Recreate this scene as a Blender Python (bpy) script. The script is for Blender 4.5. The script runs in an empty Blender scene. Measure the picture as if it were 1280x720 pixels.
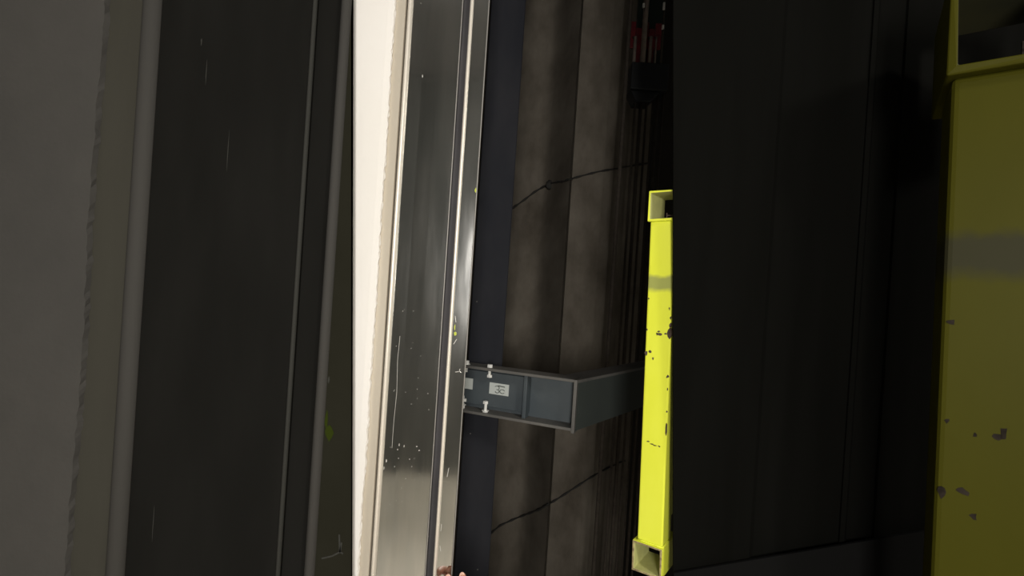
import bpy, bmesh, math, random
from mathutils import Vector, Matrix
random.seed(7)
C = bpy.context.scene.collection
S = bpy.context.scene
F = 620.0
TH = math.radians(3.75)
EYE = Vector((0, 0, 1.45))
CT, ST = math.cos(TH), math.sin(TH)

def W(px, py, d):
    a = (px - 640) * d / F
    b = (360 - py) * d / F
    return Vector((a * CT - b * ST, d, EYE.z + a * ST + b * CT))

def X(px, d):                       # x of a plumb edge that crosses mid height at px
    return (px - 640) * d / F * CT + 0.0

# ------------------------------------------------------------ materials
def mat(name, col, rough=0.6, metal=0.0, col2=None, scale=8, stretch=(1, 1, 1), bump=0.0, bscale=60,
        aniso=0.0, spec=0.5, lo=0.35, hi=0.65, rough2=None):
    m = bpy.data.materials.new(name); m.use_nodes = True
    nt = m.node_tree; b = nt.nodes['Principled BSDF']
    b.inputs['Base Color'].default_value = (*col, 1)
    b.inputs['Roughness'].default_value = rough
    b.inputs['Metallic'].default_value = metal
    b.inputs['Specular IOR Level'].default_value = spec
    b.inputs['Anisotropic'].default_value = aniso
    tc = nt.nodes.new('ShaderNodeTexCoord'); mp = nt.nodes.new('ShaderNodeMapping')
    mp.inputs['Scale'].default_value = stretch
    nt.links.new(tc.outputs['Object'], mp.inputs['Vector'])
    if col2:
        n = nt.nodes.new('ShaderNodeTexNoise'); n.inputs['Scale'].default_value = scale
        n.inputs['Detail'].default_value = 6; n.inputs['Roughness'].default_value = 0.6
        nt.links.new(mp.outputs[0], n.inputs['Vector'])
        r = nt.nodes.new('ShaderNodeValToRGB')
        r.color_ramp.elements[0].position = lo; r.color_ramp.elements[1].position = hi
        r.color_ramp.elements[0].color = (*col, 1); r.color_ramp.elements[1].color = (*col2, 1)
        nt.links.new(n.outputs['Fac'], r.inputs[0]); nt.links.new(r.outputs[0], b.inputs['Base Color'])
        if rough2 is not None:
            mr = nt.nodes.new('ShaderNodeMapRange')
            mr.inputs['To Min'].default_value = rough; mr.inputs['To Max'].default_value = rough2
            mr.inputs['From Min'].default_value = lo; mr.inputs['From Max'].default_value = hi
            nt.links.new(n.outputs['Fac'], mr.inputs['Value']); nt.links.new(mr.outputs[0], b.inputs['Roughness'])
    if bump:
        n2 = nt.nodes.new('ShaderNodeTexNoise'); n2.inputs['Scale'].default_value = bscale
        n2.inputs['Detail'].default_value = 4
        nt.links.new(mp.outputs[0], n2.inputs['Vector'])
        bp = nt.nodes.new('ShaderNodeBump'); bp.inputs['Strength'].default_value = bump
        bp.inputs['Distance'].default_value = 0.01
        nt.links.new(n2.outputs['Fac'], bp.inputs['Height']); nt.links.new(bp.outputs[0], b.inputs['Normal'])
    return m

M = dict(
    white=mat('white_plaster', (.77, .745, .70), .7, col2=(.80, .775, .74), scale=3, bump=.12, bscale=25),
    dimplaster=mat('dimmed_white_plaster', (.055, .053, .049), .9, spec=.1, col2=(.064, .061, .056), scale=4, bump=.15, bscale=30),  # white plaster again, with the dimming put into its colour
    steel=mat('stainless_steel', (.52, .53, .52), .07, 1.0, col2=(.62, .62, .60), scale=5, stretch=(6, 6, .7), rough2=.11),
    glintbead=mat('stainless_bead_highlight', (.92, .86, .76), .45, .45),  # pale colour paints the highlight onto the rounded steel edges
    caulk=mat('beige_trim_metal', (.60, .54, .44), .38, .35, col2=(.66, .60, .50), scale=6, stretch=(3, 3, .5)),
    thinbead=mat('grey_thin_bead', (.34, .33, .31), .5, .3),
    groove=mat('groove_metal', (.050, .048, .050), .6, .1, col2=(.065, .062, .065), scale=9, spec=.1),
    dimtrim=mat('dimmed_beige_trim', (.042, .040, .032), .8, 0, spec=.1, col2=(.047, .045, .036), scale=5, stretch=(4, 4, .4)),  # beige trim darkened by colour for the dim jamb copy
    dimbead=mat('dimmed_bead', (.052, .050, .046), .8, 0, spec=.08),  # rounded edges of the jamb copy, painted dim
    darksteel=mat('dimmed_steel', (.0090, .0088, .0078), .8, 0.0, col2=(.0115, .0112, .010), scale=5, stretch=(3, 3, .6), spec=.04),  # stainless face of the jamb copy, shade put into the colour
    dimsteel2=mat('dimmed_end_steel', (.015, .0145, .0095), .8, 0.0, col2=(.018, .0175, .012), scale=6, spec=.04),  # narrow steel face of the jamb copy, likewise painted dim
    rail=mat('black_rail_steel', (.013, .014, .018), .7, .0, col2=(.020, .0205, .024), scale=12, stretch=(1, 1, .3), spec=.06),
    concrete=mat('brown_grey_concrete', (.070, .060, .047), .9, col2=(.155, .138, .114), scale=9, stretch=(1, .3, .55), bump=.5, bscale=18, lo=.3, hi=.7, spec=.1),
    shaftdark=mat('shaded_concrete', (.012, .010, .007), .9, col2=(.022, .019, .014), scale=3, bump=.3, bscale=14),  # near-black colour stands in for the darkness deep in the shaft
    bracket=mat('blue_grey_steel', (.040, .052, .060), .6, .1, col2=(.058, .070, .076), scale=10, bump=.05),
    flange=mat('weathered_grey_steel', (.085, .083, .078), .6, .2, col2=(.12, .115, .105), scale=16),
    green=mat('green_grey_steel', (.024, .031, .028), .8, .0, col2=(.030, .038, .034), scale=10),
    bolt=mat('zinc_bolt', (.80, .80, .77), .35, .3),
    plate=mat('pale_label', (.42, .45, .43), .6, 0),
    ink=mat('label_ink', (.05, .06, .05), .6, 0),
    chip=mat('rusty_brown_chip', (.035, .024, .016), .9, spec=.1, col2=(.10, .075, .06), scale=90),
    rim=mat('rusty_rim', (.14, .09, .06), .8, col2=(.42, .36, .16), scale=110),
    inner=mat('dull_yellow_primer', (.42, .42, .16), .6, col2=(.55, .55, .22), scale=25),
    scratch=mat('pale_scratch', (.55, .54, .50), .5, .2),
    splash=mat('yellow_green_splash', (.42, .48, .02), .5),
    splashdim=mat('dimmed_green_splash', (.024, .034, .004), .8, spec=.04),  # darkened copy of the yellow-green splash
    dimscratch=mat('dimmed_scratch', (.038, .038, .034), .8, spec=.04),  # darkened copy of the pale scratches
    panel=mat('dimmed_shaft_panel', (.0026, .0026, .0021), .9, 0, col2=(.0040, .0040, .0034), scale=3, stretch=(5, 1, .3), spec=.03),  # darkness of the shaft put into the panel colour
    arm=mat('dimmed_flange_arm', (.0050, .0050, .0049), .9, 0, spec=.04),  # flange steel painted dim for the added arm
    rope=mat('brown_grey_rope', (.17, .14, .12), .7, .1, col2=(.25, .21, .18), scale=60),
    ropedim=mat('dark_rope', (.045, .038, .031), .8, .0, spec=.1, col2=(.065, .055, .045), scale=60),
    red=mat('dark_red_paint', (.22, .012, .02), .5, col2=(.10, .008, .012), scale=40),
    black=mat('black_iron', (.006, .008, .010), .6),
    blackgreen=mat('green_black_paint', (.006, .016, .010), .6),
    dimchip=mat('dimmed_brown_chip', (.010, .008, .006), .8, col2=(.028, .022, .018), scale=60, spec=.05),  # rusty chips darkened for the dim post copy
    cable=mat('black_cable', (.012, .011, .009), .8),
    skin=mat('skin', (.62, .30, .20), .5, col2=(.70, .36, .25), scale=30),
    nail=mat('finger_nail', (.75, .47, .36), .3),
    floor=mat('beige_floor_tile', (.74, .68, .57), .6, col2=(.80, .74, .64), scale=5),
    hall=mat('dark_olive_hall_wall', (.20, .205, .20), .8, col2=(.27, .27, .26), scale=1.5),
    ceil=mat('grey_ceiling', (.36, .36, .37), .8),
)
M['skin'].node_tree.nodes['Principled BSDF'].inputs['Subsurface Weight'].default_value = .1

def yellow_mat(name, a, b_, smudge, z0, z1, worn, spec=.3):
    m = mat(name, a, .5, 0, col2=b_, scale=7, stretch=(1, 1, .4), spec=spec)
    nt = m.node_tree; bs = nt.nodes['Principled BSDF']
    src = bs.inputs['Base Color'].links[0].from_socket
    tc = nt.nodes.new('ShaderNodeTexCoord'); sp = nt.nodes.new('ShaderNodeSeparateXYZ')
    nz = nt.nodes.new('ShaderNodeTexNoise'); nz.inputs['Scale'].default_value = 45
    nt.links.new(tc.outputs['Object'], sp.inputs[0]); nt.links.new(tc.outputs['Object'], nz.inputs['Vector'])
    ad = nt.nodes.new('ShaderNodeMath'); ad.operation = 'MULTIPLY_ADD'; ad.inputs[1].default_value = .35 * (z1 - z0)
    nt.links.new(nz.outputs['Fac'], ad.inputs[0]); nt.links.new(sp.outputs['Z'], ad.inputs[2])
    r = nt.nodes.new('ShaderNodeMapRange'); r.inputs['From Min'].default_value = z0; r.inputs['From Max'].default_value = z1
    nt.links.new(ad.outputs[0], r.inputs['Value'])
    cr = nt.nodes.new('ShaderNodeValToRGB'); e = cr.color_ramp.elements
    e[0].position = 0; e[0].color = (0, 0, 0, 1); e[1].position = 1; e[1].color = (0, 0, 0, 1)
    for p in (.3, .8):
        k = e.new(p); k.color = (worn, worn, worn, 1)
    nt.links.new(r.outputs[0], cr.inputs[0])
    mx = nt.nodes.new('ShaderNodeMix'); mx.data_type = 'RGBA'
    nt.links.new(cr.outputs[0], mx.inputs[0]); nt.links.new(src, mx.inputs[6]); mx.inputs[7].default_value = (*smudge, 1)
    nt.links.new(mx.outputs[2], bs.inputs['Base Color'])
    return m

# ------------------------------------------------------------ mesh helpers
def link(name, bm, m, parent=None, smooth=False, bevel=0):
    me = bpy.data.meshes.new(name); bmesh.ops.recalc_face_normals(bm, faces=bm.faces)
    bm.to_mesh(me); bm.free()
    if isinstance(m, (list, tuple)):
        for k in m: me.materials.append(k)
    else: me.materials.append(m)
    o = bpy.data.objects.new(name, me); C.objects.link(o)
    if smooth:
        for p in me.polygons: p.use_smooth = True
    if bevel:
        b = o.modifiers.new('bevel', 'BEVEL'); b.width = bevel; b.segments = 2; b.limit_method = 'ANGLE'
    if parent: o.parent = parent; o.matrix_parent_inverse = parent.matrix_world.inverted()
    return o
def tag(o, label, cat, group=None):
    o['label'] = label; o['category'] = cat
    if group: o['group'] = group
    return o
def struct(o): o['kind'] = 'structure'; return o
def empty(name, loc, label, cat, group=None):
    o = bpy.data.objects.new(name, None); o.location = loc; C.objects.link(o)
    o.empty_display_size = .05
    o.matrix_world = Matrix.Translation(loc)
    return tag(o, label, cat, group)

def box(bm, lo, hi, mtx=None):
    v = []
    for x in (lo[0], hi[0]):
        for y in (lo[1], hi[1]):
            for z in (lo[2], hi[2]):
                p = Vector((x, y, z)); v.append(bm.verts.new(mtx @ p if mtx else p))
    for f in ((0, 1, 3, 2), (4, 6, 7, 5), (0, 4, 5, 1), (2, 3, 7, 6), (0, 2, 6, 4), (1, 5, 7, 3)):
        bm.faces.new([v[i] for i in f])
    return v

def sheet(bm, prof, z0, z1, t, nz=1, jit=None):
    """vertical extrusion of an open top-view profile [(x,y)], thickened by t away from the viewer"""
    n = len(prof); nrm = []
    for i in range(n):
        a = Vector(prof[max(0, i - 1)]); b = Vector(prof[min(n - 1, i + 1)])
        d = (b - a).normalized(); nrm.append(Vector((-d.y, d.x)))
    rows = []
    for k in range(nz + 1):
        z = z0 + (z1 - z0) * k / nz
        fr, bk = [], []
        for i, (x, y) in enumerate(prof):
            dx = jit(i, z) if jit else 0
            fr.append(bm.verts.new((x + dx, y, z)))
            q = Vector((x, y)) + nrm[i] * t
            bk.append(bm.verts.new((q.x + dx, q.y, z)))
        rows.append((fr, bk))
    for k in range(nz):
        (f0, b0), (f1, b1) = rows[k], rows[k + 1]
        for i in range(n - 1):
            bm.faces.new((f0[i], f0[i + 1], f1[i + 1], f1[i]))
            bm.faces.new((b0[i + 1], b0[i], b1[i], b1[i + 1]))
        bm.faces.new((f0[0], f1[0], b1[0], b0[0])); bm.faces.new((f0[-1], b0[-1], b1[-1], f1[-1]))
    for f_, b_ in (rows[0], rows[-1]):
        for i in range(n - 1): bm.faces.new((f_[i], b_[i], b_[i + 1], f_[i + 1]))

def tube(bm, pts, r, seg=10):
    rings = []
    pts = [Vector(p) for p in pts]
    for i, p in enumerate(pts):
        d = (pts[min(i + 1, len(pts) - 1)] - pts[max(i - 1, 0)]).normalized()
        a = d.orthogonal().normalized() if i == 0 else (ra - ra.dot(d) * d).normalized()
        ra = a; b = d.cross(a)
        rr = r[i] if isinstance(r, (list, tuple)) else r
        rings.append([bm.verts.new(p + rr * (math.cos(q) * a + math.sin(q) * b)) for q in [2 * math.pi * k / seg for k in range(seg)]])
    for i in range(len(rings) - 1):
        for k in range(seg):
            bm.faces.new((rings[i][k], rings[i][(k + 1) % seg], rings[i + 1][(k + 1) % seg], rings[i + 1][k]))
    bm.faces.new(rings[0][::-1]); bm.faces.new(rings[-1])

def blob(bm, c, u, v, n, rx, ry, k=9, rough=.3, h=.0006):
    """an irregular flake lying on a surface at c, axes u, v, normal n"""
    ph = [1 + random.uniform(-rough, rough) for _ in range(k)]
    ring = [c + u * (rx * ph[i] * math.cos(6.283 * i / k)) + v * (ry * ph[i] * math.sin(6.283 * i / k)) for i in range(k)]
    top = [bm.verts.new(p + n * h) for p in ring]; bot = [bm.verts.new(p - n * .0004) for p in ring]
    bm.faces.new(top)
    bm.faces.new(bot[::-1])
    for i in range(k): bm.faces.new((top[i], bot[i], bot[(i + 1) % k], top[(i + 1) % k]))

def stroke(bm, pts, w, n, h=.0005):
    """a thin raised strip along pts on a surface of normal n"""
    for a, b in zip(pts[:-1], pts[1:]):
        d = (b - a); s = d.cross(n).normalized() * w / 2
        v = [a - s, a + s, b + s, b - s]
        t = [bm.verts.new(p + n * h) for p in v]; q = [bm.verts.new(p - n * .0003) for p in v]
        bm.faces.new(t); bm.faces.new(q[::-1])
        for i in range(4): bm.faces.new((t[i], q[i], q[(i + 1) % 4], t[(i + 1) % 4]))

CEIL = 3.0
def mk(bm, marks):
    """marks lying on a part belong to its mesh: (material index, function)"""
    if not marks: return
    for idx, fn in marks:
        n0 = set(bm.faces); fn(bm)
        for f in bm.faces:
            if f not in n0: f.material_index = idx
NY = Vector((0, -1, 0))
# ------------------------------------------------------------ hall and shaft shell
def shell(name, lo, hi, m):
    bm = bmesh.new(); box(bm, lo, hi); return struct(link(name, bm, m))
shell('floor', (-2.2, -2.1, -.1), (2.2, 2.6, 0), M['floor'])
shell('ceiling', (-2.2, -2.1, CEIL), (2.2, 2.6, CEIL + .1), M['ceil'])
shell('wall_hall', (-2.2, -2.1, 0), (2.2, -2.0, CEIL), M['hall'])
shell('wall_left', (-2.2, -2.0, 0), (-2.1, 2.5, CEIL), M['hall'])
shell('wall_right', (2.1, -2.0, 0), (2.2, 2.5, CEIL), M['hall'])

# saw-tooth concrete back wall of the shaft
bd = 1.88
prof = [(-2.1, bd), (X(560, bd), bd), (X(662, bd), bd), (X(667, 1.877), 1.877), (X(672, 1.865), 1.865), (X(677, 1.84), 1.84), (X(684, 1.79), 1.79), (X(703, 1.63), 1.63),
        (X(703.5, 1.64), 1.64), (X(706, 1.9), 1.9), (X(745, 1.9), 1.9), (X(757, 1.92), 1.92), (X(766, 1.96), 1.96), (X(774, 2.03), 2.03),
        (X(786, 2.06), 2.06), (X(800, 2.08), 2.08)]
bm = bmesh.new()
loop_ = prof + [(prof[-1][0], 2.22), (-2.1, 2.22)]
lo_ = [bm.verts.new((x, y, 0)) for x, y in loop_]; hi_ = [bm.verts.new((x, y, CEIL)) for x, y in loop_]
for i in range(len(loop_)):
    j = (i + 1) % len(loop_); bm.faces.new((lo_[i], lo_[j], hi_[j], hi_[i]))
bm.faces.new(lo_); bm.faces.new(hi_[::-1])
wb = struct(link('wall_back', bm, M['concrete']))
for i in range(2, 7): wb.data.polygons[i].use_smooth = True
for e_ in wb.data.edges:
    if all(abs(wb.data.vertices[v_].co.x - X(703, 1.63)) < 1e-4 for v_ in e_.vertices): e_.use_edge_sharp = True
bm = bmesh.new(); sheet(bm, [(X(796, 2.3), 2.3), (2.1, 2.3)], 0, CEIL, .1)
struct(link('wall_far', bm, M['shaftdark']))

# ------------------------------------------------------------ white landing wall with ragged edge
dw = .860
def torn(i, z):
    if i < 3: return 0
    return (math.sin(z * 23) + math.sin(z * 143 + 1) * .5 * math.sin(z * 9) + math.sin(z * 390) * .5 * math.sin(z * 17 + 1) + math.sin(z * 811 + 2) * .6) * .00055 * (1 if i >= 3 else 0) + random.uniform(-.0011, .0011)
xe = X(471, dw)
bm = bmesh.new()
sheet(bm, [(-2.1, dw), (xe - .05, dw), (xe - .012, dw - .0005), (xe - .001, dw + .0005), (xe, dw + .006)], 0, CEIL, .03, nz=520, jit=torn)
struct(link('wall_landing', bm, M['white']))
# steel architrave
def arc(cx, cy, rx, ry, a0, a1, n):
    return [(cx + rx * math.cos(math.radians(a0 + (a1 - a0) * i / n)), cy + ry * math.sin(math.radians(a0 + (a1 - a0) * i / n))) for i in range(n + 1)]
ds = .872
jamb = empty('door_jamb', (X(530, ds), ds, 0), 'tall scratched stainless steel door jamb between the white wall and the shaft', 'door jamb')
x0, x1 = X(466, .867), X(488, .864)
bm = bmesh.new()
sheet(bm, [(x0, .870), (x0 + .006, .868), (x1 - .006, .866)] , 0, CEIL, .01)
link('beige_strip', bm, M['caulk'], jamb)
bm = bmesh.new()
cx = X(489.3, .866)
sheet(bm, arc(cx, .872, .0030, .0075, 180, 360, 14), 0, CEIL, -.0015)
link('rounded_edge', bm, M['glintbead'], jamb, smooth=True)
def on(px, py, d=ds): return W(px, py, d)
XA, ZA = Vector((1, 0, 0)), Vector((0, 0, 1))
def wide_marks(bm):
    for (px, py, rx, ry) in ((497, 562, .0007, .0013), (499, 556, .0008, .003), (505, 558, .0007, .0025), (498, 573, .0008, .0008), (512, 574, .0007, .0012),
                             (521, 558, .0014, .0008), (524, 563, .0014, .0009), (514, 505, .0006, .0005), (483, 576, .001, .004), (480, 585, .0008, .003),
                             (488, 559, .0006, .0006), (536, 512, .0005, .001), (528, 95, .0008, .003), (526, 4, .0006, .0006)):
        blob(bm, on(px, py), XA, ZA, NY, rx * .8, ry * .8)
    for i in range(26):
        px = random.uniform(500, 548); py = random.uniform(380, 640)
        blob(bm, on(min(max(px - (py - 360) * .065, 478), 535), py), XA, ZA, NY, .0003, random.uniform(.0003, .0010))
    stroke(bm, [on(500, 420), on(497, 450), on(496, 490), on(492, 530), on(490, 560)], .0004, NY)
def narrow_marks(bm):
    for pts in (((569, 465), (574, 464.5), (575, 461)), ((574, 464), (577, 466)), ((567, 430), (571, 424)),
                ((561, 585), (559, 596)), ((552, 655), (551, 664)), ((550, 682), (551, 689)), ((569, 395), (570, 403))):
        stroke(bm, [on(*p) for p in pts], .0008, NY)
def splash(bm):
    blob(bm, on(569, 417), XA, ZA, NY, .0026, .0042); blob(bm, on(568.5, 409), XA, ZA, NY, .0010, .005)
    blob(bm, on(594.5, 238), XA, ZA, NY, .0014, .0042)
bm = bmesh.new()
sheet(bm, [(cx + .003, ds), (X(510, ds), ds + .0006), (X(530, ds), ds), (X(554, ds), ds)], 0, CEIL, .004)
mk(bm, [(1, wide_marks)])
link('wide_face', bm, [M['steel'], M['scratch']], jamb)
bm = bmesh.new()
sheet(bm, arc(X(555, ds), ds + .001, .0006, .0018, 180, 360, 6), 0, CEIL, -.0005)
link('thin_edge', bm, M['thinbead'], jamb, smooth=True)
bm = bmesh.new()
sheet(bm, [(X(555.5, ds), ds + .002), (X(556, ds), ds + .010), (X(564, ds), ds + .010), (X(565, ds), ds + .003)], 0, CEIL, .002)
link('groove', bm, M['groove'], jamb)
bm = bmesh.new()
sheet(bm, arc(X(566.7, ds), ds + .002, .0020, .0048, 180, 360, 10), 0, CEIL, -.0015)
link('rounded_bead', bm, M['glintbead'], jamb, smooth=True)
bm = bmesh.new()
sheet(bm, [(X(568.5, ds), ds), (X(587, ds), ds), (X(588.2, ds), ds + .002), (X(586, ds + .03), ds + .03)], 0, CEIL, .003)
mk(bm, [(1, narrow_marks), (2, splash)])
link('narrow_face', bm, [M['steel'], M['scratch'], M['splash']], jamb)
bm = bmesh.new()
sheet(bm, arc(X(588, ds), ds + .001, .0006, .0018, 180, 360, 6), 0, CEIL, -.0005)
link('outer_edge', bm, M['thinbead'], jamb, smooth=True)

# ------------------------------------------------------------ black guide rail column
dr = 1.17
rail = empty('guide_rail', (X(610, dr), dr, 0), 'black steel guide rail standing in the shaft beside the jamb', 'guide rail')
bm = bmesh.new()
xa, xb = X(590.5, dr), X(634, dr)
sheet(bm, [(xa - .002, dr + .03), (xa, dr + .002), (xa + .002, dr), (xb - .002, dr), (xb, dr + .002), (xb - .002, dr + .012)], 0, CEIL, .006)
mk(bm, [(1, lambda b: [blob(b, W(px, py, dr), XA, ZA, NY, .0015, .0015) for px, py in ((597, 712), (588, 542), (596, 377))])])
link('face_plate', bm, [M['rail'], M['flange']], rail)
bm = bmesh.new(); box(bm, (xa + .03, dr + .006, 0), (xa + .05, dr + .06, CEIL)); link('web', bm, M['rail'], rail)
# ------------------------------------------------------------ bracket
zt, zb = EYE.z - .1766, EYE.z - .281
P0 = Vector((X(540, 1.14) , 1.132, 0)); P1 = Vector((W(720, 475, 1.0).x, 1.0, 0)); P2 = Vector((.62, 1.60, 0))
br = empty('steel_bracket', (P1.x, P1.y, zb), 'bent blue-grey steel channel bracket bolted across the black guide rail', 'bracket')
def frame(a, b):
    u = (b - a).normalized(); v = Vector((-u.y, u.x, 0)); L = (b - a).length
    return Matrix(((u.x, v.x, 0, a.x), (u.y, v.y, 0, a.y), (0, 0, 1, 0), (0, 0, 0, 1))), L
m1, L1 = frame(P0, P1)
t = .006; dep = .045
bm = bmesh.new(); box(bm, (0, dep - t, zb + t), (L1 - .004, dep, zt - t), m1); link('web', bm, M['bracket'], br)
bm = bmesh.new(); box(bm, (0, 0, zt - t), (L1, dep, zt), m1); link('flange', bm, M['flange'], br, bevel=.001)
bm = bmesh.new(); box(bm, (0, 0, zb), (L1, dep, zb + t), m1); link('flange', bm, M['flange'], br, bevel=.001)
bm = bmesh.new(); box(bm, (L1 - .004, -.001, zb - .004), (L1 + .003, dep - .002, zt), m1); link('end_plate', bm, M['flange'], br, bevel=.001)
# inner clamped section
s0 = L1 - .108
bm = bmesh.new()
box(bm, (0, dep - .014, zb + .014), (s0, dep - t, zt - .014), m1)
box(bm, (s0 - .008, .012, zb + t), (s0, dep - .012, zt - t), m1)
o = link('inner_channel', bm, M['bracket'], br, bevel=.001)
m2, L2 = frame(P1 + Vector((.002, .002, 0)), P2)
bm = bmesh.new(); box(bm, (0, .0, zb), (L2, .006, zt - .004), m2); link('side_plate', bm, M['green'], br)
bm = bmesh.new(); box(bm, (-.001, -.002, zt - .0065), (L2, .05, zt - .0006), m2); link('side_flange', bm, M['flange'], br)
def at1(px, py, y):                # a point on the front segment: local depth y, seen at px, py
    a = W(px, py, 1.0) - EYE
    n = m1.to_3x3() @ Vector((0, 1, 0)); p = m1 @ Vector((0, y, 0)); p.z = 0
    k = (p - Vector((EYE.x, EYE.y, 0))).dot(n) / Vector((a.x, a.y, 0)).dot(n)
    return EYE + a * k
u1 = (m1.to_3x3() @ Vector((1, 0, 0))); n1 = (m1.to_3x3() @ Vector((0, -1, 0)))
def plate(pxs):
    q = [at1(px, py, dep - .0145) for px, py in pxs]
    z1 = max(q[0].z, q[1].z); z0 = min(q[2].z, q[3].z)
    w = (q[1] - q[0]).dot(u1); c = (q[0] + q[1] + q[2] + q[3]) / 4
    h = (q[0].z + q[1].z - q[2].z - q[3].z) / 2
    R = Matrix((( u1.x, -n1.x, 0, c.x), (u1.y, -n1.y, 0, c.y), (0, 0, 1, c.z), (0, 0, 0, 1)))
    bm = bmesh.new(); box(bm, (-w / 2, -.0012, -h / 2), (w / 2, 0, h / 2), R)
    o = link('label_plate', bm, M['plate'], br); o['label'] = 'small pale label plate'
    return o, c, w, h
pl, c, w, h = plate(((613, 477), (637, 482), (636, 496), (610, 491)))
bm = bmesh.new()
for (ox, oz, r, a0, a1) in ((-.10, .10, .15, 150, -100), (-.08, -.20, .13, 60, -170), (.18, -.16, .16, 20, 330)):
    pts = []
    for k in range(9):
        a = math.radians(a0 + (a1 - a0) * k / 8)
        pts.append(c + u1 * (w * (ox + r * .8 * math.cos(a))) + Vector((0, 0, h * (oz + r * 1.1 * math.sin(a)))) + n1 * .0014)
    stroke(bm, pts, .0013, n1)
stroke(bm, [c + u1 * w * -.05 + Vector((0, 0, h * .3)) + n1 * .0014, c + u1 * w * .3 + Vector((0, 0, h * .26)) + n1 * .0014], .002, n1)
link('printed_mark', bm, M['ink'], pl)
plate(((573, 470), (591, 474), (591, 487), (573, 484)))
# bolts
def bolt(px, py, y, L, r=.0042, up=True, name='bolt'):
    p = at1(px, py, y)
    bm = bmesh.new()
    s = 1 if up else -1
    bmesh.ops.create_cone(bm, cap_ends=True, segments=6, radius1=r * 1.5, radius2=r * 1.5, depth=.007, matrix=Matrix.Translation(p))
    bmesh.ops.create_cone(bm, cap_ends=True, segments=16, radius1=r * 1.9, radius2=r * 1.9, depth=.0015, matrix=Matrix.Translation(p - Vector((0, 0, s * .0042))))
    bmesh.ops.create_cone(bm, cap_ends=True, segments=12, radius1=r * .8, radius2=r * .8, depth=L, matrix=Matrix.Translation(p - Vector((0, 0, s * (L / 2)))))
    link(name, bm, M['bolt'], br, bevel=.0005)
bolt(612.5, 457.5, .012, .022); bolt(583.5, 452.5, .014, .022)
bolt(606.5, 515.5, .012, .024, up=False); bolt(578, 508, .012, .024, up=False)
for (px, py) in ((612, 470), (607, 503), (580, 500)):
    p = at1(px, py, .014); bm = bmesh.new()
    bmesh.ops.create_cone(bm, cap_ends=True, segments=6, radius1=.0062, radius2=.0062, depth=.006, matrix=Matrix.Translation(p))
    link('nut', bm, M['bolt'], br, bevel=.0005)

# ------------------------------------------------------------ cables across the concrete
WALLP = list(prof)
def wall_depth(px, py):
    k = W(px, py, 1.0).x; best = 9
    for (ax, ay), (bx, by) in zip(WALLP[:-1], WALLP[1:]):
        fa, fb = ax - k * ay, bx - k * by
        if fa * fb <= 0 and fa != fb:
            t_ = fa / (fa - fb); best = min(best, ay + (by - ay) * t_)
    return best - .0045
def cable(pts, label):
    fine = []
    for (a, b), (c_, d_) in zip([p[:2] for p in pts[:-1]], [p[:2] for p in pts[1:]]):
        for q in range(4): fine.append((a + (c_ - a) * q / 4, b + (d_ - b) * q / 4))
    pts = [(a, b, wall_depth(a, b)) for a, b in fine if wall_depth(a, b) < 5]
    bm = bmesh.new(); tube(bm, [W(*p) for p in pts], [.0035 + .0012 * math.sin(i * 1.7) for i in range(len(pts))], 8)
    tag(link('cable', bm, M['cable'], smooth=True), label, 'cable', 'dark cables fixed along the shaft wall')
cable([(600, 276, 1.875), (641, 260, 1.87), (655, 250, 1.87), (668, 240, 1.865), (680, 233, 1.80), (688, 229, 1.745), (700, 227, 1.665), (703, 227, 1.65), (712, 224, 1.885),
       (730, 219, 1.895), (750, 214, 1.91), (770, 211, 1.98), (790, 207, 2.04), (830, 201, 2.2)], 'thin dark cable slanting over the concrete above the bracket')
cable([(585, 688, 1.875), (613, 667, 1.87), (625, 657, 1.87), (640, 650, 1.87), (655, 644, 1.865), (664, 641, 1.83), (676, 636, 1.74), (682, 632, 1.655), (686, 630, 1.885),
       (698, 623, 1.895), (715, 612, 1.895), (735, 599, 1.90), (750, 590, 1.96), (775, 578, 2.05), (800, 570, 2.15)], 'thin dark cable slanting over the concrete below the bracket')
bm = bmesh.new()
bmesh.ops.create_icosphere(bm, subdivisions=3, radius=.016, matrix=Matrix.Translation(W(687, 231, wall_depth(687, 231) - .006)) @ Matrix.Diagonal((.9, .6, 1.1, 1)))
for v in bm.verts: v.co += Vector([random.uniform(-.0015, .0015) for _ in range(3)])
tag(link('cable_clamp', bm, M['cable'], smooth=True), 'small dark clamp holding the upper cable to the concrete', 'clamp')

# ------------------------------------------------------------ hoist ropes, counterweight
dh = 1.60
zc1, zc0 = W(812, 78, dh).z, W(812, 112, dh).z
xc0, xc1 = W(789, 95, dh).x, W(836, 95, dh).x
cw = empty('counterweight', ((xc0 + xc1) / 2, dh, zc0), 'black block hanging high in the shaft between the ropes', 'counterweight')
bm = bmesh.new(); box(bm, (xc0, dh, zc0), (xc1, dh + .09, zc1)); link('body', bm, M['black'], cw, bevel=.004)
bm = bmesh.new()
v = box(bm, (xc0 + .004, dh + .01, zc0 - .035), (xc1 - .02, dh + .08, zc0))
for q in v:
    if q.co.z < zc0 - .01: q.co.x = xc0 + .02 + (q.co.x - xc0) * .5
link('lower_wedge', bm, M['black'], cw, bevel=.003)
zr1, zr0 = W(810, 28, dh).z, W(810, 50, dh).z
bm = bmesh.new()
for i in range(5):
    a = W(790 + i * 8.2, 40, dh).x
    box(bm, (a, dh + .035, zr0 - .055 * (i % 2) - .01), (a + .020, dh + .045, zr1 + .02 * ((i + 1) % 2)))
o = link('red_plate', bm, M['red'], cw, bevel=.002); o['label'] = 'dark red painted plates'
bm = bmesh.new(); box(bm, (xc0 + .02, dh + .05, zc1), (xc1 - .01, dh + .07, CEIL)); link('hanger', bm, M['blackgreen'], cw)
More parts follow.
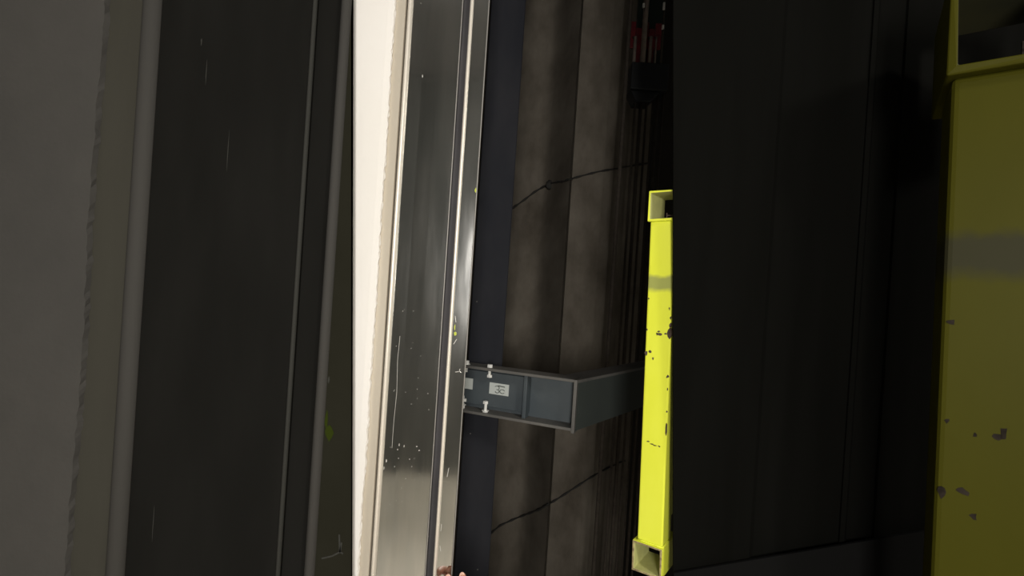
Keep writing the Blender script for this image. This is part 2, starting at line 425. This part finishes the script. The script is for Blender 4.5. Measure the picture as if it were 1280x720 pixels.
for (px, r) in ((786.5, .0065), (806, .0085), (829, .003)):
    p = W(px, 40, dh); bm = bmesh.new()
    tube(bm, [(p.x, dh + .005, zc1 + .001 if px > 788 else 0.0), (p.x, dh + .005, W(px, 8, dh).z), (p.x, dh + .005, CEIL)], r, 12)
    o = link('hoist_rope', bm, M['rope'] if 790 < px < 820 else M['ropedim'], smooth=True)
    tag(o, {786.5: 'grey-brown hoist rope left of the black hanging block, running past it', 806: 'thickest grey-brown rope above the middle of the black block',
            829: 'thin dark rope above the right end of the black block'}[px], 'rope', 'ropes in the shaft')
for (px, lab) in ((794.5, 'short brown rope just left of the thickest rope, above the black block'), (814, 'short brown rope just right of the thickest rope, above the black block'), (821, 'short brown rope above the right half of the black block')):
    p = W(px, 60, dh); bm = bmesh.new(); tube(bm, [(p.x, dh + .012, zc1 + .001), (p.x, dh + .012, W(px, 44, dh).z), (p.x, dh + .04, W(px, 40, dh).z)], .0055 if px < 818 else .003, 10)
    tag(link('rope_end', bm, M['rope'], smooth=True), lab, 'rope', 'ropes in the shaft')
for k, px in enumerate((794, 801, 808.5, 816, 822, 829)):
    p = W(px, 170, dh); bm = bmesh.new(); tube(bm, [(p.x, dh + .03, 0), (p.x, dh + .03, zc0 + .01)], (.004, .006, .004, .003, .005, .004)[k], 10)
    tag(link('hoist_rope', bm, M['ropedim'], smooth=True), ['leftmost', 'second from left', 'third from left', 'fourth from left', 'fifth from left', 'rightmost'][k] + ' of the dim ropes hanging below the black block', 'rope', 'ropes in the shaft')
for (px, py, hh) in ((804, 8, .006), (829.2, 9, .011), (828, 35, .006)):
    p = W(px, py, dh); bm = bmesh.new()
    bmesh.ops.create_cone(bm, cap_ends=True, segments=12, radius1=.0040, radius2=.0036, depth=hh * 2, matrix=Matrix.Translation((p.x, dh - .006, p.z)))
    box(bm, (p.x - .0015, dh - .005, p.z - .004), (p.x + .0015, dh + .004, p.z + .002))
    o = link('rope_bolt', bm, M['bolt'], cw); o['label'] = 'bright zinc bolt'

# ------------------------------------------------------------ yellow posts
def post(name, A, B, s, chipm, yaw, mats, label, chips, sl, extra):
    """A: foot of the front left edge, B: its top; s tube width; sl = sleeve size"""
    ymat, inner, rimm = mats
    root = empty(name, A, label, 'post')
    zax = (B - A).normalized()
    wd = Vector((math.cos(yaw), -math.sin(yaw), 0)); wd = (wd - wd.dot(zax) * zax).normalized()
    bk = zax.cross(wd).normalized()
    R = Matrix(((wd.x, bk.x, zax.x, A.x), (wd.y, bk.y, zax.y, A.y), (wd.z, bk.z, zax.z, A.z), (0, 0, 0, 1)))
    L = (B - A).length
    def hollow(bm, x0, x1, y0, y1, z0, z1, t, axis):
        if axis == 'z':
            box(bm, (x0, y0, z0), (x1, y0 + t, z1), R); box(bm, (x0, y1 - t, z0), (x1, y1, z1), R)
            box(bm, (x0, y0, z0), (x0 + t, y1, z1), R); box(bm, (x1 - t, y0, z0), (x1, y1, z1), R)
    bm = bmesh.new(); box(bm, (0, 0, 0), (s, s, L), R)
    bmesh.ops.recalc_face_normals(bm, faces=bm.faces)
    bmesh.ops.bevel(bm, geom=list(bm.edges), offset=s * .07, segments=3, affect='EDGES', profile=.6)
    def chipping(bm):
        for (fx, fz, rx, rz) in chips:
            if fx <= 1: blob(bm, R @ Vector((fx * s, 0 if fx < .93 else s * .006, fz * L)), wd, zax, -bk, rx * s, rz * s, k=8, rough=.45, h=.0003)
    mk(bm, [(1, chipping)])
    link('tube', bm, [ymat, chipm], root)
    for k, (z0, z1) in enumerate(((-sl, 0), (L, L + sl))):
        o_ = -(sl - s) * (.72 if k == 0 else .35); t_ = sl * .075; y0 = -sl * .12; y1 = s * 1.6
        x0, x1 = o_, o_ + sl
        bm = bmesh.new()
        # ring of four walls with a rusty rim and primer coloured inside, closed at the back
        def P(x, y, z): return bm.verts.new(R @ Vector((x, y, z)))
        def loop(ix, y): return [P(x0 + ix, y, z0 + ix), P(x1 - ix, y, z0 + ix), P(x1 - ix, y, z1 - ix), P(x0 + ix, y, z1 - ix)]
        ob, of = loop(0, y1), loop(0, y0); jf = loop(t_, y0); jb = loop(t_, y1 - t_)
        for v_ in of + jf: v_.co += Vector([random.uniform(-1, 1) * sl * .012 for _ in range(3)])
        for i in range(4):
            j = (i + 1) % 4
            f = bm.faces.new((ob[i], ob[j], of[j], of[i])); f.material_index = 0
            f = bm.faces.new((of[i], of[j], jf[j], jf[i])); f.material_index = 2 if k == 0 else 0
            f = bm.faces.new((jf[i], jf[j], jb[j], jb[i])); f.material_index = 1
        for i in range(4):
            f = bm.faces.new((jb[i], jb[(i + 1) % 4], ob[(i + 1) % 4], ob[i])); f.material_index = 1
        so = link('sleeve', bm, [ymat, inner, rimm], root, bevel=sl * .02)
        if k == 1:
            bm = bmesh.new()
            box(bm, (x0 + sl * .55, y0 + s * .25, z0 + t_), (x0 + sl * .58, y0 + s * .3, z0 + t_ + sl * .2), R)
            box(bm, (x0 + sl * .55, y0 + s * .25, z0 + t_ + sl * .10), (x1 - t_, y0 + s * .29, z0 + t_ + sl * .13), R)
            link('pin', bm, chipm, so)
        if k == 0:
            bm = bmesh.new()     # weld bead round the foot of the tube
            pts = [R @ Vector(p) for p in ((0, 0, 0), (s * .25, -.001, .001), (s * .5, 0, 0), (s * .75, -.001, .001), (s, 0, 0), (s, s * .5, .001), (s, s, 0))]
            tube(bm, pts, s * .035, 8); link('weld_bead', bm, rimm if extra else ymat, root, smooth=True)
    # tail piece fixing the post to the panel behind
    bm = bmesh.new(); box(bm, (s * .1, s, L * .06), (s * .9 + extra, s + .02, L * .06 + s), R)
    link('fixing_lug', bm, ymat, root, bevel=.002)
    return root, R, L
dp = .822
A = W(796.5, 674, dp); B = W(813, 277, dp)
def zpos(py): return (674 - py) / 397.
zc = B.z
ym = yellow_mat('yellow_paint', (.72, .77, .045), (.79, .84, .075), (.30, .32, .10), W(815, 362, dp).z, W(815, 338, dp).z, .9)
chips = [(.06, zpos(373), .035, .05), (.05, zpos(412), .03, .04), (.20, zpos(439), .07, .06), (.05, zpos(441), .06, .11), (.33, zpos(447), .04, .05),
         (.45, zpos(416), .04, .05), (.58, zpos(416), .10, .05), (.52, zpos(413), .05, .03), (.80, zpos(415), .06, .03), (.95, zpos(414), .12, .20), (.97, zpos(404), .05, .10),
         (.9, zpos(384), .03, .06), (.93, zpos(467), .05, .06), (.95, zpos(482), .02, .05), (.96, zpos(509), .03, .04), (.97, zpos(529), .04, .22),
         (.28, zpos(550), .06, .025), (.42, zpos(552), .06, .02), (.55, zpos(553), .07, .03), (.72, zpos(553), .04, .03), (.96, zpos(395), .03, .07)]
root, RY, LY = post('yellow_post', A, B, .042, M['chip'], math.radians(36), (ym, M['inner'], M['rim']),
     'bright yellow square tube post with chipped paint and an open sleeve at each end', chips, .0495, .0)

# added enlarged copy of the yellow post, dimming put into its colour
ol = yellow_mat('dimmed_yellow_paint', (.042, .040, .0035), (.046, .044, .0040), (.028, .027, .015), W(1240, 345, .60).z, W(1240, 280, .60).z, .9, .04)  # yellow paint with the dimming put into its colour
oli = mat('dimmed_primer', (.028, .028, .010), .7, col2=(.045, .042, .012), scale=10)
olr = mat('dimmed_rim', (.05, .038, .018), .7, col2=(.06, .056, .012), scale=30)  # primer and rim of the copy, painted dim as well
dq = .60
A2 = W(1147, 1100, dq); B2 = W(1190, 98, dq)
A2 = B2 + (A2 - B2) * ((B2.z - .124) / (B2.z - A2.z))
s2 = .104
K2 = 1002. * (B2 - A2).length / (B2 - W(1147, 1100, dq)).length
def z2(py): return 1 - (py - 98) / K2
def x2(px, py): return ((px - (1190 - (py - 98) * .045)) / 100.)
ch2 = [(x2(*p), z2(p[1]), r1, r2) for p, r1, r2 in (((1184, 402), .035, .03), ((1179, 524), .025, .025), ((1191, 607), .06, .045), ((1173, 612), .05, .08), ((1200, 634), .03, .04),
       ((1273, 432), .03, .05), ((1271, 486), .02, .07), ((1268, 530), .11, .17), ((1222, 535), .05, .04), ((1226, 530), .03, .07), ((1203, 536), .02, .03), ((1250, 535), .06, .015), ((1260, 698), .04, .05))]
post('dim_post_copy', A2, B2, s2, M['dimchip'], math.radians(36), (ol, oli, olr),
     'added wide copy of the yellow post with chipped paint, dimming painted in, at the right edge', ch2, .124, .0)

# ------------------------------------------------------------ added panel at the right, darkness of the shaft put into its colour
dn = .783
def quadpanel(bm, pxl, pxr, d, t, y0=-60, y1=780, taper=.0):
    a, b, c_, e = W(pxl, y1, d), W(pxr, y1, d), W(pxr, y0, d), W(pxl, y0, d)
    v = [bm.verts.new(p) for p in (a, b, c_, e)]
    off = Vector((0, t, 0)); tp = Vector((taper, 0, 0))
    w_ = [bm.verts.new(p) for p in (a + off + tp, b + off, c_ + off, e + off + tp)]
    bm.faces.new(v); bm.faces.new(w_[::-1])
    for i in range(4): bm.faces.new((v[i], w_[i], w_[(i + 1) % 4], v[(i + 1) % 4]))
def tall(bm, prof_px, d, t, cut=None, top=CEIL):
    """vertical sheet through (px at mid height, depth offset); cut = (index, px) makes that edge follow a leaning line"""
    pr = [(X(px, d + o_), d + o_) for px, o_ in prof_px]
    def j(i, z):
        if cut is None: return 0
        k, px = cut
        if i not in k: return 0
        return (z - EYE.z) * (-math.tan(TH))
    sheet(bm, pr, 0, top, t, nz=1, jit=j)
bm = bmesh.new()
tall(bm, [(842.5, 0), (852, 0), (958, .002), (962, .008), (1068, .008), (1070, .004), (1076, .004), (1078, .010), (1110, .010), (1113, .006), (1120, .006), (1500, .006)], dn, .003, cut=((0, 1), 842))
pan = tag(link('added_ribbed_panel', bm, M['panel']), 'added near-black ribbed panel standing in for the dim shaft right of the yellow post', 'panel')
# added inclined arm on the panel, a bracket flange copy painted dim
bm = bmesh.new()
a, b = W(842, 717, .775), W(1500, 606, .775)
u = (b - a).normalized(); 
n_ = Vector((0, -1, 0)); dwn = u.cross(n_).normalized()
if dwn.z > 0: dwn = -dwn
v0 = [a, b, b + dwn * .16, a + dwn * .16]
f = [bm.verts.new(p) for p in v0]; g = [bm.verts.new(p + Vector((0, .0055, 0))) for p in v0]
bm.faces.new(f); bm.faces.new(g[::-1])
for i in range(4): bm.faces.new((f[i], g[i], g[(i + 1) % 4], f[(i + 1) % 4]))
link('dim_arm_copy', bm, M['arm'], pan, bevel=.001)['label'] = 'added flat arm sloping up to the right, dimmed copy of the bracket flange'

# ------------------------------------------------------------ added copy of wall and jamb at the left, dimming put into the colours
dl = .835
def torn2(i, z):
    if i < 2: return 0
    return (math.sin(z * 11) + math.sin(z * 61 + 1) * .5 * math.sin(z * 5) + math.sin(z * 170) * .6 * math.sin(z * 13 + 2)) * .0022 + random.uniform(-.0012, .0012)
bm = bmesh.new()
xq = X(107, dl - .01)
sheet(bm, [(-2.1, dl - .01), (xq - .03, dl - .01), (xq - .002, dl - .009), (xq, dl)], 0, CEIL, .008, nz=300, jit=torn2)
struct(link('wall_dim_copy', bm, M['dimplaster']))  # added wall, a copy of the white landing wall painted dim
cl = empty('dim_jamb_copy', (X(270, dl), dl, 0), 'added broad copy of the steel jamb at the left with rounded edges, dimming painted in', 'cladding')
def part(name, pr, m, t=.003, smooth=False, cut=None, label=None, top=CEIL, marks=None):
    bm = bmesh.new(); tall(bm, pr, dl, t, cut, top); mk(bm, marks); m = [M[m], M['dimscratch'], M['splashdim']]; o = link(name, bm, m, cl, smooth=smooth)
    if label: o['label'] = label
part('trim_strip', [(95, .001), (115, .0), (160, .0)], 'dimtrim', label='flat strip, copy of the beige trim painted dim')
bm = bmesh.new(); sheet(bm, arc(X(167, dl), dl + .004, .0125, .012, 180, 360, 16), 0, CEIL, -.003); link('rounded_edge', bm, M['dimbead'], cl, smooth=True)
part('wide_face', [(174, .003), (270, .0035), (369, .003)], 'darksteel',
     marks=[(1, lambda b: [blob(b, W(px, py, dl + .0033), XA, ZA, NY, rx, ry) for px, py, rx, ry in ((252, 52, .0012, .006), (192, 650, .0006, .03), (258, 90, .0006, .02), (285, 190, .0006, .03))])])
bm = bmesh.new(); sheet(bm, arc(X(370, dl), dl + .004, .0030, .005, 180, 360, 8), 0, CEIL, -.001); link('thin_edge', bm, M['dimscratch'], cl, smooth=True)
part('groove', [(371.5, .004), (373, .012), (403, .012), (405, .004)], 'darksteel', .0015)
bm = bmesh.new(); sheet(bm, arc(X(410, dl), dl + .004, .0075, .010, 180, 360, 12), 0, CEIL, -.002); link('rounded_bead', bm, M['dimbead'], cl, smooth=True)
def end_marks(b):
    for pts in (((402, 698), (415, 695), (425, 690), (427, 678)), ((425, 690), (429, 692)), ((425, 690), (424, 668))):
        stroke(b, [W(px, py, dl + .0002) for px, py in pts], .0028, NY)
    blob(b, W(411, 475, dl), XA, ZA, NY, .0015, .006)
def end_splash(b):
    blob(b, W(411, 541, dl), XA, ZA, NY, .007, .012); blob(b, W(408, 524, dl), XA, ZA, NY, .0025, .014)
part('end_face', [(412, .001), (416, .0), (438, .0)], 'dimsteel2', .002, cut=((2,), 438), top=1.965, marks=[(1, end_marks), (2, end_splash)])

# ------------------------------------------------------------ hand at the foot of the jamb
def make_hand():
    hd = .850
    def q(px, py, d): return W(px, py - 4.5, d)
    verts = []; edges = []; rad = []
    def add(p, r, par=None):
        verts.append(p); rad.append(r)
        if par is not None: edges.append((par, len(verts) - 1))
        return len(verts) - 1
    wrist = add(q(585, 862, .800), (.026, .020))
    p1 = add(q(580, 835, .806), (.032, .018), wrist)
    p2 = add(q(577, 808, .812), (.036, .015), p1)
    f1 = add(q(600, 905, .77), (.028, .024), wrist); f2 = add(q(640, 1010, .68), (.036, .033), f1)
    bm = bmesh.new()
    tips = {}
    def finger(k0, mcp, pip, dip, tip, r):
        a = add(mcp, (r * 1.15, r * 1.1), k0); b = add(mcp.lerp(pip, .55), (r * 1.0, r), a); b = add(pip, (r * 1.04, r), b)
        c_ = add(pip.lerp(dip, .5), (r * .94, r * .92), b); c_ = add(dip, (r * .93, r * .9), c_); e = add(dip.lerp(tip, .6), (r * .88, r * .84), c_); add(tip, (r * .82, r * .72), e)
        return tip
    # index, middle reach the frame; ring and little finger curl lower down
    finger(p2, q(591, 785, .818), q(584, 757, .822), q(580, 738, .850), q(577.5, 720.5, .868), .0085)
    finger(p2, q(574, 783, .816), q(565, 756, .818), q(561, 739, .845), q(560, 723, .8655), .0088)
    finger(p2, q(558, 788, .816), q(547, 767, .816), q(543, 752, .83), q(542, 740, .850), .0080)
    finger(p1, q(546, 802, .812), q(533, 784, .812), q(528, 773, .826), q(527, 763, .848), .0070)
    # thumb from the side of the palm
    a = add(q(603, 832, .802), (.015, .014), wrist); b = add(q(615, 810, .80), (.0115, .011), a); c_ = add(q(618, 792, .806), (.0100, .0098), b); e = add(q(616, 778, .814), (.0085, .008), c_); add(q(614, 770, .82), (.0055, .005), e)
    me = bpy.data.meshes.new('hand'); me.from_pydata([tuple(v) for v in verts], edges, []); me.materials.append(M['skin'])
    o = bpy.data.objects.new('hand', me); C.objects.link(o)
    sk = o.modifiers.new('skin', 'SKIN'); sk.use_smooth_shade = True
    lay = me.skin_vertices[0].data if me.skin_vertices else None
    if lay is None:
        bpy.context.view_layer.objects.active = o
        bpy.ops.mesh.customdata_skin_add(); lay = me.skin_vertices[0].data
    for i, r in enumerate(rad): lay[i].radius = r; lay[i].use_root = (i == 0)
    su = o.modifiers.new('sub', 'SUBSURF'); su.levels = 2; su.render_levels = 2
    tag(o, "person's hand with bare fingertips touching the foot of the steel jamb", 'person')
    for (px, py, d) in ((577.5, 720.5, .8595), (560, 723, .856)):
        bm = bmesh.new()
        bmesh.ops.create_uvsphere(bm, u_segments=12, v_segments=8, radius=1, matrix=Matrix.Translation(W(px, py, d)) @ Matrix.Rotation(math.radians(-25), 4, 'X') @ Matrix.Diagonal((.0052, .0012, .0068, 1)))
        link('nail', bm, M['nail'], o, smooth=True)
    return o
make_hand()

# ------------------------------------------------------------ lights
def area(name, loc, target, size, sizey, power, col):
    l = bpy.data.lights.new(name, 'AREA'); l.shape = 'RECTANGLE'; l.size = size; l.size_y = sizey; l.energy = power; l.color = col
    o = bpy.data.objects.new(name, l); C.objects.link(o); o.location = loc
    o.rotation_euler = (Vector(target) - Vector(loc)).to_track_quat('-Z', 'Y').to_euler()
    return o
area('added_front_light', (.03, -1.1, 1.50), (-.02, 1.0, 1.40), .30, .45, 30, (1, .955, .90))  # unseen light added behind the camera to brighten the view
area('added_floor_light', (1.35, -1.45, 2.95), (-.4, -1.8, 0), .6, .6, 90, (1, .95, .86))  # unseen light added to brighten the floor mirrored in the steel
w = bpy.data.worlds.new('World'); S.world = w; w.use_nodes = True
w.node_tree.nodes['Background'].inputs[0].default_value = (.01, .01, .01, 1)

# ------------------------------------------------------------ camera
cam = bpy.data.cameras.new('Camera'); co = bpy.data.objects.new('Camera', cam); C.objects.link(co)
cam.sensor_width = 36; cam.lens = F / 1280 * 36; cam.clip_start = .01
r = Vector((CT, 0, ST)); u = Vector((-ST, 0, CT)); f = Vector((0, 1, 0))
co.matrix_world = Matrix(((r.x, u.x, -f.x, EYE.x), (r.y, u.y, -f.y, EYE.y), (r.z, u.z, -f.z, EYE.z), (0, 0, 0, 1)))
S.camera = co
S.view_settings.view_transform = 'Standard'; S.view_settings.look = 'None'
S.view_settings.gamma = 1; S.view_settings.use_curve_mapping = False; S.view_settings.exposure = 0
